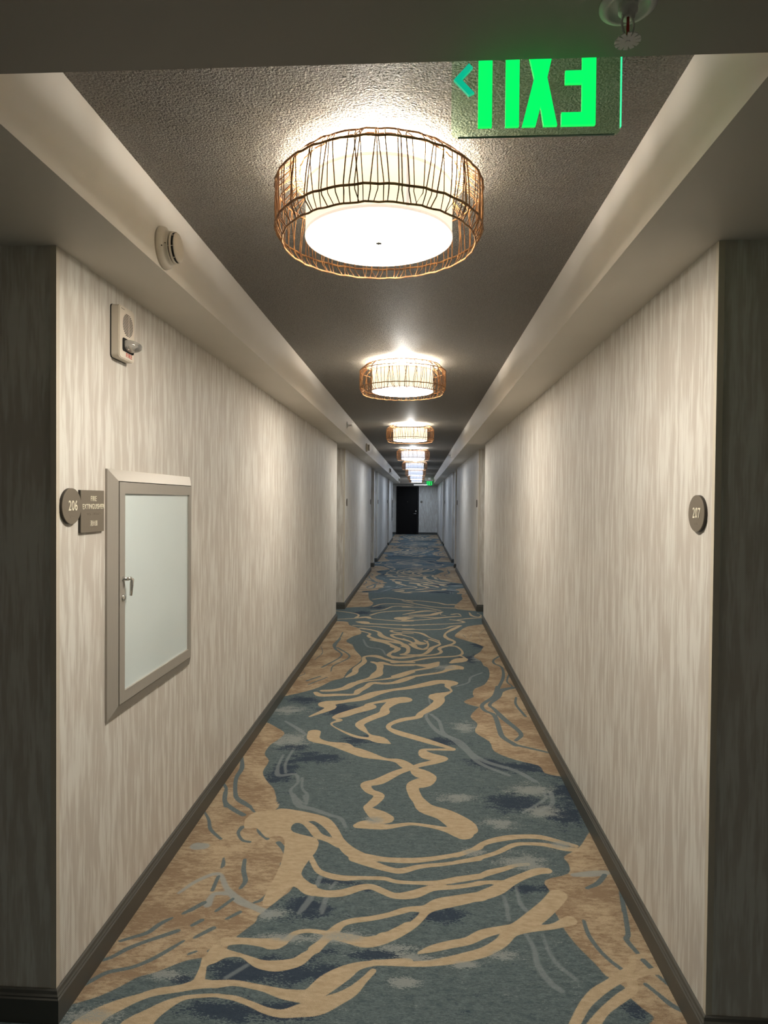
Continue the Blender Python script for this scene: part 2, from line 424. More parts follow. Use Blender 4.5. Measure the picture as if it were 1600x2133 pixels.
# ------------------------------------------------------------------ carpet pattern (millimetres on the floor)
BAND = [[-969,1830,42,-945,1876,31,-901,1916,24,-855,1948,16,-812,1973,16,-743,1993,16,-692,2014,21,-635,2018,15],[-635,2018,18,-579,2027,13,-518,2018,12,-470,2008,14,-412,1992,21,-351,1986,27,-322,1993,31,-280,2047,38,-235,2092,33,-191,2128,19,-124,2149,13,-24,2162,17],[-820,1835,48,-793,1881,30,-761,1921,21,-717,1955,10,-657,1968,8,-613,1973,7],[-620,1971,7,-561,1965,10,-499,1943,11,-449,1922,13,-400,1914,16,-348,1929,26,-295,1947,33,-244,1979,26,-199,2016,21,-166,2065,13,-138,2110,11],[-695,2035,18,-700,2083,12,-709,2133,10],[-347,2199,23,-321,2243,18,-294,2296,21,-268,2338,15,-227,2361,15,-161,2379,14,-96,2405,14,-29,2438,14],[-461,2221,13,-433,2274,12,-389,2293,11,-327,2287,12,-300,2276,18,-238,2262,24,-173,2247,28,-111,2270,27,-70,2305,22,-27,2347,20],[-111,2276,28,-90,2284,26,-57,2312,26,-14,2348,19,17,2391,16,39,2432,17,71,2459,20,132,2482,18,202,2506,14],[-118,2393,10,-74,2421,12,-29,2445,11,30,2453,11],[12,2205,6,58,2229,17,121,2255,20,186,2278,20,244,2320,23,321,2351,19,374,2361,31,441,2420,38,515,2505,37,560,2569,37],[-136,2149,14,-64,2148,11,16,2153,14,97,2170,18,180,2199,22,244,2229,23,303,2279,24,344,2333,24,408,2357,19,498,2376,15,572,2415,26],[156,2503,28,228,2530,24,277,2557,30,328,2592,31,383,2645,25,444,2692,21,510,2732,23,551,2739,21],[-74,2421,10,-29,2442,14,39,2450,21,86,2490,24,157,2514,26,252,2540,30],[470,1924,15,522,2005,17,574,2062,20,626,2102,18,686,2148,19,728,2195,11,739,2230,11,797,2246,11,830,2248,9],[527,1928,18,580,1990,15,647,2047,18,693,2085,17,703,2128,17],[702,2138,14,769,2165,12,837,2191,9],[-675,3173,30,-638,3170,29,-543,3146,27,-453,3098,33,-395,3016,27,-349,2921,22,-302,2843,31,-244,2789,36,-217,2786,28],[-223,2795,23,-139,2777,19,-35,2775,21,43,2790,18,121,2815,16,202,2849,15,286,2905,15],[-264,2778,29,-188,2737,25,-109,2701,19,-59,2696,20,17,2733,15,119,2758,13,197,2782,11,276,2807,11],[-644,3084,29,-555,3079,16,-500,3031,22,-454,2957,22,-393,2918,21,-344,2880,24],[-457,2774,11,-416,2684,14,-375,2648,17,-303,2627,19,-220,2633,13,-131,2635,13,-81,2617,12,-8,2614,12,90,2621,16,164,2647,20,265,2679,18],[254,2670,11,307,2709,19,371,2740,15,426,2771,12,478,2783,11],[-490,2593,26,-422,2540,27,-361,2517,23,-291,2526,23,-223,2566,20,-176,2574,18,-126,2545,18,-77,2521,19,-7,2537,26,65,2582,19,161,2597,14,260,2628,14],[250,2629,14,310,2640,13,357,2631,25],[174,2828,14,246,2877,14,317,2948,17,403,2991,22,489,3013,19,571,3014,20,647,2982,16,719,2946,13],[171,2776,13,278,2821,13,361,2870,14,439,2936,15,506,2951,13,586,2947,16,661,2921,19,712,2915,16],[-687,4281,44,-666,4152,40,-546,4078,25,-399,3990,47,-304,3921,47,-191,3865,17,-111,3844,30,-60,3778,39,-45,3744,26,-119,3672,30,-208,3555,37,-277,3511,30,-251,3432,26,-197,3380,29,-228,3283,27,-249,3242,20,-190,3171,48,-158,3137,49],[-637,4122,15,-533,4099,14,-447,4086,15,-394,4010,14],[-280,3058,22,-235,3073,40,-148,3056,23,-35,3093,14,51,3082,14,136,3054,22,218,3016,48],[228,4058,13,102,4149,31,-14,4235,36,-126,4315,34,-195,4401,18,-182,4486,21,-101,4579,31,1,4639,28,27,4720,28,117,4879,41,167,5031,43,152,5154,63,273,5294,10,249,5430,25,285,5540,60,183,5568,54,79,5486,50,-71,5367,37,-217,5286,29,-347,5176,49,-441,5041,49,-573,4954,34,-693,4885,63,-652,4788,41,-771,4589,9],[220,4047,20,100,4038,15,33,4023,18,69,3931,51,155,3900,32,96,3842,29,17,3792,24,-17,3747,21,31,3667,54,91,3624,20,31,3557,57,-22,3508,36,-8,3394,34,17,3327,36,53,3252,50,141,3195,57,212,3105,67,238,3061,53],[-112,5038,71,-185,4971,49,-242,4822,32,-245,4711,40,-324,4600,38,-398,4469,32,-373,4375,26,-316,4266,9,-255,4184,52,-174,4117,8],[-169,5049,39,-365,4912,22,-360,4840,52,-474,4720,47,-544,4634,46,-597,4577,12,-548,4531,22,-597,4453,8,-534,4351,8,-408,4226,17,-310,4190,20,-246,4164,38],[-45,5691,23,-159,5539,32,-271,5474,27,-386,5478,29,-430,5354,27,-480,5247,32,-506,5146,21,-648,5122,30,-767,5100,33,-821,5169,20],[-46,5872,24,-164,5710,32,-278,5613,19,-430,5544,15,-537,5452,38,-598,5314,36,-685,5243,30,-771,5223,25],[-439,6200,21,-363,6103,34,-351,5908,30,-366,5752,51,-413,5630,28,-521,5522,11],[-350,6173,42,-218,6083,16,-49,6098,17],[-50,6217,26,-224,6237,32,-333,6334,25,-429,6436,44,-533,6390,17,-516,6193,26,-571,5953,28,-567,5826,29,-589,5733,29,-627,5641,12],[-510,7185,33,-352,7040,26,-226,6792,21,-283,6584,19,-287,6468,26,-185,6384,37,-52,6452,25],[-462,7214,29,-216,7053,34,-115,6930,16,-102,6721,14,-135,6520,15,-53,6509,23],[-261,6873,40,-200,6753,19,-251,6627,28],[-166,6904,23,-106,6803,20,-112,6600,22,-165,6518,21,25,6535,20,99,6659,24,150,6869,25,240,7029,10,185,7182,17,127,7270,21],[-91,7020,19,-22,6853,29,54,6777,28,102,6907,11,105,7083,11,66,7217,12],[7,7074,64,26,7053,64],[-241,6379,26,-64,6451,21,161,6548,23,238,6672,17,224,6834,21,336,6994,21,402,7157,15,349,7291,33],[-234,6201,33,-62,6269,23,114,6411,24,339,6488,20,434,6573,16,454,6732,11,409,6936,17,335,6972,30],[318,6233,22,411,6347,69,461,6443,13,423,6533,19],[-230,6098,20,-60,6130,20,67,6108,50,126,6113,68,198,6257,12],[-214,5706,25,-58,5902,23,108,6029,26,144,6149,30],[-206,5507,23,-55,5705,23,187,5861,24,272,5963,29,343,6066,77,407,6007,15],[-779,8247,24,-692,8210,70,-610,8130,32,-69,8075,21],[-67,7845,24,-308,7862,20,-514,7946,20,-637,7954,16,-805,8001,16],[-691,7824,32,-539,7719,21,-461,7609,21,-436,7460,34,-375,7321,38,-219,7128,26,-149,6938,26,-98,6818,20],[-684,7665,18,-563,7523,14,-567,7374,22,-465,7207,30,-348,7082,17,-253,6865,29,-209,6808,28],[-232,7517,49,-307,7473,21,-263,7332,24,-134,7204,27,-59,7077,7,-94,7008,4,-58,6979,10],[-67,7805,16,-311,7741,16,-275,7627,23,-64,7571,15],[-200,7483,16,-62,7351,13],[-1085,8378,18,-853,8473,18,-689,8587,49,-610,8474,16,-242,8347,22,-72,8365,18],[-823,8524,24,-807,8725,13,-894,8871,18,-1143,9033,17],[-647,8741,20,-536,8962,19,-358,9089,25,-81,9173,32],[-213,8539,111,-75,8602,18],[-662,9056,18,-502,9184,17,-374,9487,20,-230,9532,30,-84,9459,21],[-663,9456,16,-532,9714,21,-285,9741,25,-86,9639,22],[-713,10153,22,-513,10315,28,-299,10200,21,-89,9955,17],[-240,10104,27,-34,10093,25,269,9930,27,412,9755,33,521,9767,46],[-238,10004,13,66,9656,22,258,9496,22,543,9439,29],[-223,9444,24,65,9446,22,306,9215,21],[-208,8839,15,63,9133,45,230,9151,27],[-118,8797,20,151,8825,45,263,8993,44,340,9108,10,296,8892,5,365,8796,13],[-203,8637,19,-28,8705,20,236,8634,24,505,8761,28,576,8768,4,544,8970,18,459,8909,25],[-197,8398,27,60,8471,21,414,8701,16],[422,8509,23,514,8471,26,582,8340,19,392,8231,16,-25,8101,21,-188,8042,16],[517,8518,15,672,8630,25,852,8697,18],[707,9093,9,723,8834,21,812,8743,21,853,8898,5,813,9051,8],[-183,7834,20,56,7817,16,296,7881,13,417,8060,21,518,8113,28],[517,8091,17,425,7894,31,317,7609,12,316,7388,26,377,7253,21,399,7120,13,321,6982,27,233,6880,20],[-179,7675,19,16,7617,28,129,7369,11,228,7205,15],[-174,7486,11,-58,7316,8,9,7083,35],[-170,7305,6,-78,7108,14,-19,6919,14],[227,7171,8,231,7038,10,142,6871,19],[104,7193,6,108,6962,9]]
BLUE = [[807,2555,7,781,2430,9,762,2348,9,748,2322,10,766,2250,8],[772,2221,10,787,2182,10],[623,2419,7,620,2345,8,634,2271,8,658,2213,8,691,2165,8],[742,2109,8,766,2070,8,791,2028,10,820,2001,8],[795,2150,7,818,2109,8],[686,2625,8,739,2662,11,785,2724,10],[817,2610,9,788,2480,8],[-1061,3157,6,-1003,3064,8,-965,2975,9,-891,2893,8],[-1011,3362,12,-981,3254,12,-919,3180,14,-849,3123,14],[-960,3365,11,-931,3298,13,-861,3236,10,-804,3157,7],[-823,3008,12,-827,2952,8,-790,2890,8,-753,2877,9],[-758,3070,9,-733,2969,9,-679,2908,10],[-623,2881,12,-590,2833,11,-568,2775,5],[-830,2738,5,-818,2692,9,-816,2661,5],[-737,2735,8,-720,2654,10,-692,2579,10,-698,2529,8],[-572,2719,8,-563,2656,9,-566,2555,8,-593,2466,8,-620,2442,7],[-811,2604,8,-805,2506,8],[-709,2458,8,-750,2381,7],[-812,2428,11,-849,2375,9],[-819,2420,9,-867,2359,8],[-721,2435,8,-750,2381,7],[-659,2381,9,-697,2339,7],[-901,2329,7,-931,2293,10,-955,2245,10,-999,2216,8,-1033,2195,7],[-852,2262,10,-897,2230,10,-947,2195,9,-993,2155,10,-1027,2112,8,-1067,2092,8],[-812,2210,6,-853,2153,9,-889,2110,9,-935,2073,8,-1003,2046,9,-1034,2012,9,-1060,1979,9],[-811,2294,8,-785,2326,9],[-778,2231,8,-729,2286,10],[-773,2146,6,-748,2163,5],[-711,2165,5,-680,2185,13],[-1052,3826,9,-1009,3671,14,-1004,3541,12,-968,3393,11,-924,3285,12,-842,3212,13],[-1054,3461,10,-1020,3404,9,-1000,3307,11,-962,3203,10],[672,5466,21,611,5192,20,494,4968,16,498,4826,16,557,4723,17,558,4449,18,563,4291,19,628,4149,20],[798,5441,26,689,5363,24,636,5162,20,549,4973,14,573,4860,16,617,4650,22,692,4368,16,640,4233,13],[779,5174,9,751,4990,10,780,4715,11],[636,4150,15,811,4045,12],[808,6531,14,737,6377,10,730,6235,13,782,6105,11,758,5791,14,691,5503,14,629,5291,14],[815,5855,8,767,5619,8,790,5458,8,684,5321,14,647,5195,12],[786,7849,4,695,7533,3,716,7285,4],[514,7553,5,542,7409,5],[627,7639,3,587,7414,3],[-877,7221,15,-879,6773,14,-761,6425,10,-890,5957,12],[-851,6776,12,-677,6395,9,-790,6032,8,-785,5807,5],[-1027,6801,5,-970,6521,5,-1002,6237,5],[-859,5650,10,-952,5498,12],[-792,5626,7,-918,5392,9],[-1054,5846,3,-1008,5726,4,-1053,5618,7],[-885,7567,9,-883,7237,7,-910,6931,8,-889,6775,5]]
GHOST = [[348,2493,7,345,2400,7],[400,2504,8,424,2455,9],[395,2330,7,412,2256,9,410,2174,11,435,2099,12,465,2060,10],[455,2334,5,460,2247,7,478,2178,8,523,2116,8],[-424,2440,11,-437,2389,8],[-345,2438,7,-352,2394,7],[-558,2109,8,-612,2046,8],[-651,3360,14,-597,3243,20,-524,3209,16,-426,3154,13,-368,3122,12,-336,3043,9],[-592,3351,8,-568,3284,8],[-393,2634,10,-398,2566,10],[-324,2596,8,-342,2554,7],[-408,2486,14,-428,2411,11],[-348,2491,10,-355,2416,10],[403,2614,6,403,2520,8,421,2462,7],[346,2546,7,349,2464,9],[107,4822,14,61,4657,11,131,4369,18,228,4222,16,308,4025,16,372,3845,16,520,3688,14],[97,4712,13,153,4562,13,178,4327,14,280,4184,16,342,3989,14,417,3866,19,564,3757,18,656,3619,16],[85,5116,7,100,4907,7],[-813,3882,8,-807,3721,9,-778,3590,16,-687,3613,12,-653,3506,8,-672,3401,9,-596,3269,18],[-769,3961,8,-772,3758,9,-744,3625,8],[-638,3569,8,-614,3434,7,-576,3366,10,-563,3258,9],[-921,4476,10,-811,4340,16,-735,4233,12],[677,3487,8,667,3402,9,531,3249,8],[716,3490,13,694,3350,12,618,3267,10],[578,5896,12,468,5736,12,431,5562,9,325,5445,13],[-612,7199,9,-534,6848,14,-384,6736,12,-323,6465,7],[655,2715,13,732,2729,21,795,2743,17],[-931,2481,7,-888,2565,10,-817,2621,11,-753,2526,12,-683,2452,19,-612,2413,15,-549,2381,18],[-794,2415,16,-792,2483,11,-742,2491,12],[-979,2825,30,-947,2827,25]]
TAN = [[-1122,4363,-1064,4452,-940,4330,-881,4244,-897,4134,-928,4028,-929,3891,-878,3785,-877,3631,-831,3523,-768,3423,-742,3353,-697,3222,-730,3299,-694,3236,-704,3171,-641,3126,-603,3058,-573,2905,-505,2751,-492,2552,-525,2478,-558,2416,-573,2386,-586,2364,-586,2330,-601,2302,-625,2261,-633,2244,-649,2197,-652,2149,-721,2132,-775,2112,-847,2057,-896,2032,-930,1993,-975,1950,-1018,1923,-1064,1903,-1137,1898,-1241,2258,-1088,2351,-1158,2864],[868,3141,815,3080,752,2969,712,2915,645,2852,653,2796,634,2723,528,2668,533,2599,533,2551,521,2513,519,2505,533,2420,539,2366,563,2284,589,2226,609,2182,625,2139,669,2094,668,2054,678,2040,697,2007,720,1972,687,1938,679,1924,864,1937,913,2339],[878,8280,815,8229,614,8079,488,7760,418,7470,497,7299,628,7109,699,6955,698,6963,637,6709,555,6507,610,6330,619,6157,652,6061,634,5780,565,5519,469,5379,442,5226,443,5154,357,5031,406,4946,464,4908,450,4878,381,4683,419,4534,388,4367,466,4198,479,4038,587,3915,715,3837,731,3736,817,3694,861,3714,894,4597],[-1104,8259,-913,8233,-856,8018,-722,7821,-669,7588,-674,7474,-739,7358,-794,7107,-726,6948,-696,6793,-723,7005,-650,6670,-558,6369,-565,6154,-625,5916,-645,5728,-655,5609,-737,5517,-816,5321,-912,5186,-1046,5053,-1098,5025,-1174,6169],[-1071,9294,-1094,9843,-1065,10542,-1120,12838,-875,12114,-852,11018,-774,10146,-689,9824,-691,9573,-756,9416,-944,9366],[809,9213,557,9354,535,9646,626,10034,700,10382,697,10670,744,11059,839,12326,880,11653]]
SAND = [[-830,3077,-802,3151,-707,3183,-615,3177,-516,3160,-458,3092,-504,3088,-560,3073,-590,3047,-576,2980,-455,2924,-440,2833,-459,2755,-475,2645,-424,2581,-398,2566,-388,2503,-436,2508,-493,2556,-525,2478,-559,2424,-591,2459,-575,2709,-600,2904,-653,2942,-686,2918,-752,3001,-808,2997],[-695,2206,-644,2179,-598,2164,-553,2149,-508,2135,-460,2138,-413,2150,-393,2172,-364,2198,-345,2211,-334,2194,-350,2163,-375,2121,-419,2096,-464,2085,-518,2095,-552,2115,-592,2144,-640,2138,-665,2113,-701,2100,-708,2168],[-637,2241,-534,2242,-484,2251,-458,2228,-464,2197,-504,2188,-532,2198,-589,2207,-630,2204,-666,2195,-686,2231]]
NAVY = [-763,3624,81,147,-422,2429,109,78,81,2414,99,52,-582,2072,94,55,-606,1912,101,41,494,3352,161,123,825,3498,103,171,674,3799,182,85,401,3848,114,72,-874,4968,148,110,-574,4750,177,158,-389,4165,124,86,-586,3858,173,89,-767,4012,90,64,-204,2564,67,26,-139,2188,147,24,-419,2096,190,67,-397,1920,130,41,172,4175,155,77,737,3217,107,92,675,1996,51,39,515,6415,142,161,664,7003,129,143,-758,8890,132,155,-571,9396,174,173,-749,2031,39,17,-343,2593,97,27,547,2622,48,33,429,2601,58,33]
LIGHT = [327,4454,86,117,-822,4131,148,129,-961,4718,158,111,213,3391,113,51,402,3126,97,57,623,3506,142,84,642,3269,97,73,468,2794,124,69,-543,2371,71,39,-454,2252,102,30,-251,2273,102,41,16,2180,89,19,-202,3120,65,53,-33,2064,49,30,-968,1870,100,40,-819,2048,78,30,304,2217,66,34,250,2859,64,32,610,6423,95,120,265,6059,135,107,657,2952,76,51,-58,2224,83,24,169,2158,48,23]

def catmull(rows, sub):
    """rows: (n, k) control points -> resampled with a Catmull-Rom spline"""
    P = np.asarray(rows, float); n = len(P)
    if n < 3: return P
    P = np.vstack([2 * P[0] - P[1], P, 2 * P[-1] - P[-2]])
    out = []
    for i in range(1, n):
        p0, p1, p2, p3 = P[i - 1], P[i], P[i + 1], P[i + 2]
        for s in range(sub):
            t = s / sub
            out.append(0.5 * (2 * p1 + (p2 - p0) * t + (2 * p0 - 5 * p1 + 4 * p2 - p3) * t * t + (3 * p1 - p0 - 3 * p2 + p3) * t ** 3))
    out.append(P[-2])
    return np.array(out)

CL = 0.09   # distance clamp

class Field:
    def __init__(s, xs, ys):
        s.xs, s.ys = xs, ys
        s.d = np.full((len(ys), len(xs)), CL, np.float32)
    def win(s, x0, x1, y0, y1):
        i0, i1 = np.searchsorted(s.xs, [x0, x1]); j0, j1 = np.searchsorted(s.ys, [y0, y1])
        return i0, i1, j0, j1
    def stroke(s, flat):
        R = np.array(flat, float).reshape(-1, 3) / 1000.0
        R = catmull(R, 4); R[:, 2] = np.maximum(R[:, 2], 0.002)
        for a, b in zip(R[:-1], R[1:]):
            m = max(a[2], b[2]) + CL
            i0, i1, j0, j1 = s.win(min(a[0], b[0]) - m, max(a[0], b[0]) + m, min(a[1], b[1]) - m, max(a[1], b[1]) + m)
            if i0 >= i1 or j0 >= j1: continue
            X = s.xs[i0:i1][None, :]; Y = s.ys[j0:j1][:, None]
            dx, dy = b[0] - a[0], b[1] - a[1]; L = dx * dx + dy * dy + 1e-12
            t = np.clip(((X - a[0]) * dx + (Y - a[1]) * dy) / L, 0, 1)
            d = np.hypot(X - a[0] - t * dx, Y - a[1] - t * dy) - (a[2] + t * (b[2] - a[2]))
            w = s.d[j0:j1, i0:i1]; np.minimum(w, d, out=w)
    def poly(s, flat, smooth=True):
        R = np.array(flat, float).reshape(-1, 2) / 1000.0
        Rc = np.vstack([R, R[:1]])
        Rc = catmull(Rc, 3)
        i0, i1, j0, j1 = s.win(Rc[:, 0].min() - CL, Rc[:, 0].max() + CL, Rc[:, 1].min() - CL, Rc[:, 1].max() + CL)
        if i0 >= i1 or j0 >= j1: return
        X = s.xs[i0:i1][None, :]; Y = s.ys[j0:j1][:, None]
        dist = np.full((j1 - j0, i1 - i0), 9.0); ins = np.zeros((j1 - j0, i1 - i0), bool)
        for a, b in zip(Rc[:-1], Rc[1:]):
            dx, dy = b - a; L = dx * dx + dy * dy + 1e-12
            t = np.clip(((X - a[0]) * dx + (Y - a[1]) * dy) / L, 0, 1)
            dist = np.minimum(dist, np.hypot(X - a[0] - t * dx, Y - a[1] - t * dy))
            if dy != 0:
                c = ((a[1] > Y) != (b[1] > Y)) & (X < dx * (Y - a[1]) / dy + a[0])
                ins ^= c
        d = np.where(ins, -dist, dist).clip(-CL, CL)
        w = s.d[j0:j1, i0:i1]; np.minimum(w, d, out=w)

def pattern(xs, ys):
    """six pattern values on a regular grid; the design repeats down the corridor"""
    band, tan, blue, ghost = (Field(xs, ys) for _ in range(4))
    navy = np.zeros((len(ys), len(xs)), np.float32); light = navy.copy()
    for r in BAND: band.stroke(r)
    for r in SAND: band.poly(r)
    for r in TAN: tan.poly(r)
    for r in BLUE: blue.stroke(r)
    for r in GHOST: ghost.stroke(r)
    for F, B in ((navy, NAVY), (light, LIGHT)):
        for cx, cy, rx, ry in np.array(B, float).reshape(-1, 4) / 1000.0:
            F += np.exp(-(((xs[None, :] - cx) / rx) ** 2 + ((ys[:, None] - cy) / ry) ** 2)).astype(np.float32)
    blue.d = np.maximum(blue.d, tan.d - 0.01)
    return [tan.d, band.d, blue.d, ghost.d, navy.clip(0, 1.2), light.clip(0, 1.2)]

def build_floor():
    xs = np.arange(-1.7, 1.4501, 0.0100)
    ya = np.arange(1.2, 10.9, 0.0085)
    base = pattern(xs, ya)
    # repeat: rows beyond 10.6 m reuse rows 3.4..10.6, mirrored left-right every other time
    yb = np.arange(10.9, 30.3, 0.022)
    far = []
    per = 7.2
    k = np.floor((yb - 3.55) / per).astype(int)
    src = np.clip(((yb - per * k - ya[0]) / 0.0085).astype(int), 0, len(ya) - 1)
    for F in base:
        G = F[src].copy()
        fl = (k % 2 == 1)
        mir = np.stack([np.interp(-0.235 - xs, xs, row) for row in G]) if fl.any() else G
        G[fl] = mir[fl]
        far.append(G)
    ys = np.concatenate([[-2.6, 0.3], ya, yb, [31.0]])
    vals = []
    for i, (a, b) in enumerate(zip(base, far)):
        head = np.full((2, len(xs)), CL if i < 4 else 0.0, np.float32); tail = b[-1:]
        vals.append(np.concatenate([head, a, b, tail], 0))
    xs2 = np.concatenate([[-3.2], xs, [3.0]])
    vals = [np.concatenate([v[:, :1], v, v[:, -1:]], 1) for v in vals]
    nx, ny = len(xs2), len(ys)
    X, Y = np.meshgrid(xs2, ys)
    co = np.stack([X, Y, np.zeros_like(X)], -1).reshape(-1, 3).astype(np.float32)
    idx = np.arange(nx * ny).reshape(ny, nx)
    q = np.stack([idx[:-1, :-1], idx[:-1, 1:], idx[1:, 1:], idx[1:, :-1]], -1).reshape(-1, 4)
    me = bpy.data.meshes.new('floor')
    me.vertices.add(len(co)); me.vertices.foreach_set('co', co.ravel())
    me.loops.add(q.size); me.loops.foreach_set('vertex_index', q.ravel().astype(np.int32))
    me.polygons.add(len(q)); me.polygons.foreach_set('loop_start', (np.arange(len(q)) * 4).astype(np.int32))
    me.polygons.foreach_set('loop_total', np.full(len(q), 4, np.int32))
    me.update(calc_edges=True)
    for name, tri in (('pattern', vals[:3]), ('shading', vals[3:])):
        at = me.attributes.new(name, 'FLOAT_COLOR', 'POINT')
        dat = np.stack([t.ravel() for t in tri] + [np.ones(nx * ny)], -1).astype(np.float32)
        at.data.foreach_set('color', dat.ravel())
    me.materials.append(M_CARPET)
    o = bpy.data.objects.new('floor', me); C.objects.link(o)
    tag(o, kind='structure')
    return o

build_floor()

# ------------------------------------------------------------------ structure: walls
def slab(name, x0, x1, y0, y1, z0, z1, mat):
    bm = bmesh.new(); box(bm, x0, x1, y0, y1, z0, z1)
    return tag(obj(name, bm, mat), kind='structure')

LEFT = [(1.845, 8.30), (9.19, 14.2), (15.1, 15.38), (16.35, 21.6), (22.45, 25.75)]
RIGHT = [(1.87, 8.33), (9.19, 14.5), (15.15, 15.42), (16.4, 21.6), (22.35, 22.6), (23.35, 30.15)]
XLO, XRO = XL - 1.9, XR + 1.9
for i, (a, b) in enumerate(LEFT):
    x0 = XLO if i == 0 else XL - 0.75
    slab('wall_left', x0, XL, a, b, 0, US, M_WALL)
for i, (a, b) in enumerate(RIGHT):
    x1 = XRO if i == 0 else XR + 0.75
    slab('wall_right', XR, x1, a, b, 0, US, M_WALL)
slab('wall_end', XL - 1.0, XR + 0.75, Y2, Y2 + 0.15, 0, US, M_WALL)
# the backs of the door alcoves
slab('wall_left', XL - 0.90, XL - 0.75, 8.3, Y2, 0, US, M_WALL)
slab('wall_right', XR + 0.75, XR + 0.90, 8.33, Y2, 0, US, M_WALL)
# the lift lobby round and behind the viewer
slab('wall_left', XLO - 0.15, XLO, -2.5, 1.845, 0, US, M_WALL)
slab('wall_right', XRO, XRO + 0.15, -2.5, 1.87, 0, US, M_WALL)
slab('wall_back', XLO - 0.15, XRO + 0.15, -2.65, -2.5, 0, US, M_WALL)

# ------------------------------------------------------------------ structure: ceilings and soffits
slab('ceiling', SL, SR, Y0, Y1, UC, UC + 0.05, M_POP)
slab('trim_1', XL - 0.95, SL, Y0, Y1, US, UC + 0.05, M_SOFFIT)
slab('trim_2', SR, XR + 0.95, Y0, Y1, US, UC + 0.05, M_SOFFIT)
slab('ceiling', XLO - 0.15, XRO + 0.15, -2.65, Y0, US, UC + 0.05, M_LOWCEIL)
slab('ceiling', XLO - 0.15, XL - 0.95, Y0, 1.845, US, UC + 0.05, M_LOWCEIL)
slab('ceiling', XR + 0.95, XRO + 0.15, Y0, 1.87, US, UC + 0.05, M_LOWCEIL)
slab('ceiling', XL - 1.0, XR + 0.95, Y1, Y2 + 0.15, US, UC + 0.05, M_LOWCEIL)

# ------------------------------------------------------------------ structure: baseboards along each wall run
PROF = [(0.0, 0.0), (0.016, 0.0), (0.016, 0.070), (0.0125, 0.074), (0.0125, 0.078), (0.009, 0.083), (0.007, 0.092), (0.004, 0.095), (0.0, 0.095)]
def baseboard(name, pts):
    """pts: wall line in plan, the room on the left of the walking direction"""
    bm = bmesh.new(); rings = []
    P = [Vector((p[0], p[1])) for p in pts]; n = len(P)
    for i, p in enumerate(P):
        ns = []
        if i > 0: d = (P[i] - P[i - 1]).normalized(); ns.append(Vector((-d.y, d.x)))
        if i < n - 1: d = (P[i + 1] - P[i]).normalized(); ns.append(Vector((-d.y, d.x)))
        if len(ns) == 2:
            m = ns[0] + ns[1]; m = m / (m.length ** 2 / 2)
        else: m = ns[0]
        rings.append([bm.verts.new((p.x + m.x * o, p.y + m.y * o, h + 0.001)) for o, h in PROF])
    for A, B in zip(rings, rings[1:]):
        for k in range(len(PROF)):
            l = (k + 1) % len(PROF)
            bm.faces.new((A[k], A[l], B[l], B[k]))
    bm.faces.new(rings[0][::-1]); bm.faces.new(rings[-1])
    return tag(obj(name, bm, M_BASE), kind='structure')

for i, (a, b) in enumerate(LEFT):      # room lies to +x: walk towards -y
    xo = XLO if i == 0 else XL - 0.74
    pts = [(XL, b), (XL, a), (xo, a)]
    if i > 0 or True: pts = [(XL - (0.74), b)] + pts
    baseboard('baseboard_left', pts)
for i, (a, b) in enumerate(RIGHT):     # room lies to -x: walk towards +y
    xo = XRO if i == 0 else XR + 0.74
    pts = [(xo, a), (XR, a), (XR, b)]
    if b < 30: pts.append((XR + 0.74, b))
    baseboard('baseboard_right', pts)
DX0, DX1, DZ = -1.072, -0.036, 2.222      # outside of the end door's frame
baseboard('baseboard_end', [(XR - 0.016, Y2), (DX1 + 0.003, Y2)])
baseboard('baseboard_end', [(DX0 - 0.003, Y2), (XL - 0.74, Y2)])

# cream corner strips on the outside corners
def corner_guard(x, y, side, h0=0.0965, h1=US - 0.002):
    t, w = 0.0015, 0.016
    bm = bmesh.new()
    if side == 'left': pts = [(x - w, y - t), (x + t, y - t), (x + t, y + w), (x, y + w), (x, y), (x - w, y)]
    else: pts = [(x + w, y - t), (x + w, y), (x, y), (x, y + w), (x - t, y + w), (x - t, y - t)]
    prism(bm, pts, h0, h1)
    return tag(obj('trim_3', bm, M_GUARD), kind='structure')
for a, b in LEFT: corner_guard(XL, a, 'left')
for a, b in RIGHT: corner_guard(XR, a, 'right')

# recessed guest room doors in the alcoves (hidden from the photograph's viewpoint)
dn = 2
for xs_, lst, sgn in ((XL - 0.75, LEFT, 1), (XR + 0.75, RIGHT, -1)):
    for (a0, b0), (a1, b1) in zip(lst, lst[1:]):
        w = a1 - b0
        if w < 0.8: continue
        bm = bmesh.new(); c = (b0 + a1) / 2; hw = min(0.40, w / 2 - 0.04)
        x0, x1 = sorted((xs_, xs_ + sgn * 0.02)); box(bm, x0, x1, c - hw, c + hw, 0.004, 2.06)
        tag(obj('door_%d' % dn, bm, M_DOOR), kind='structure'); dn += 1

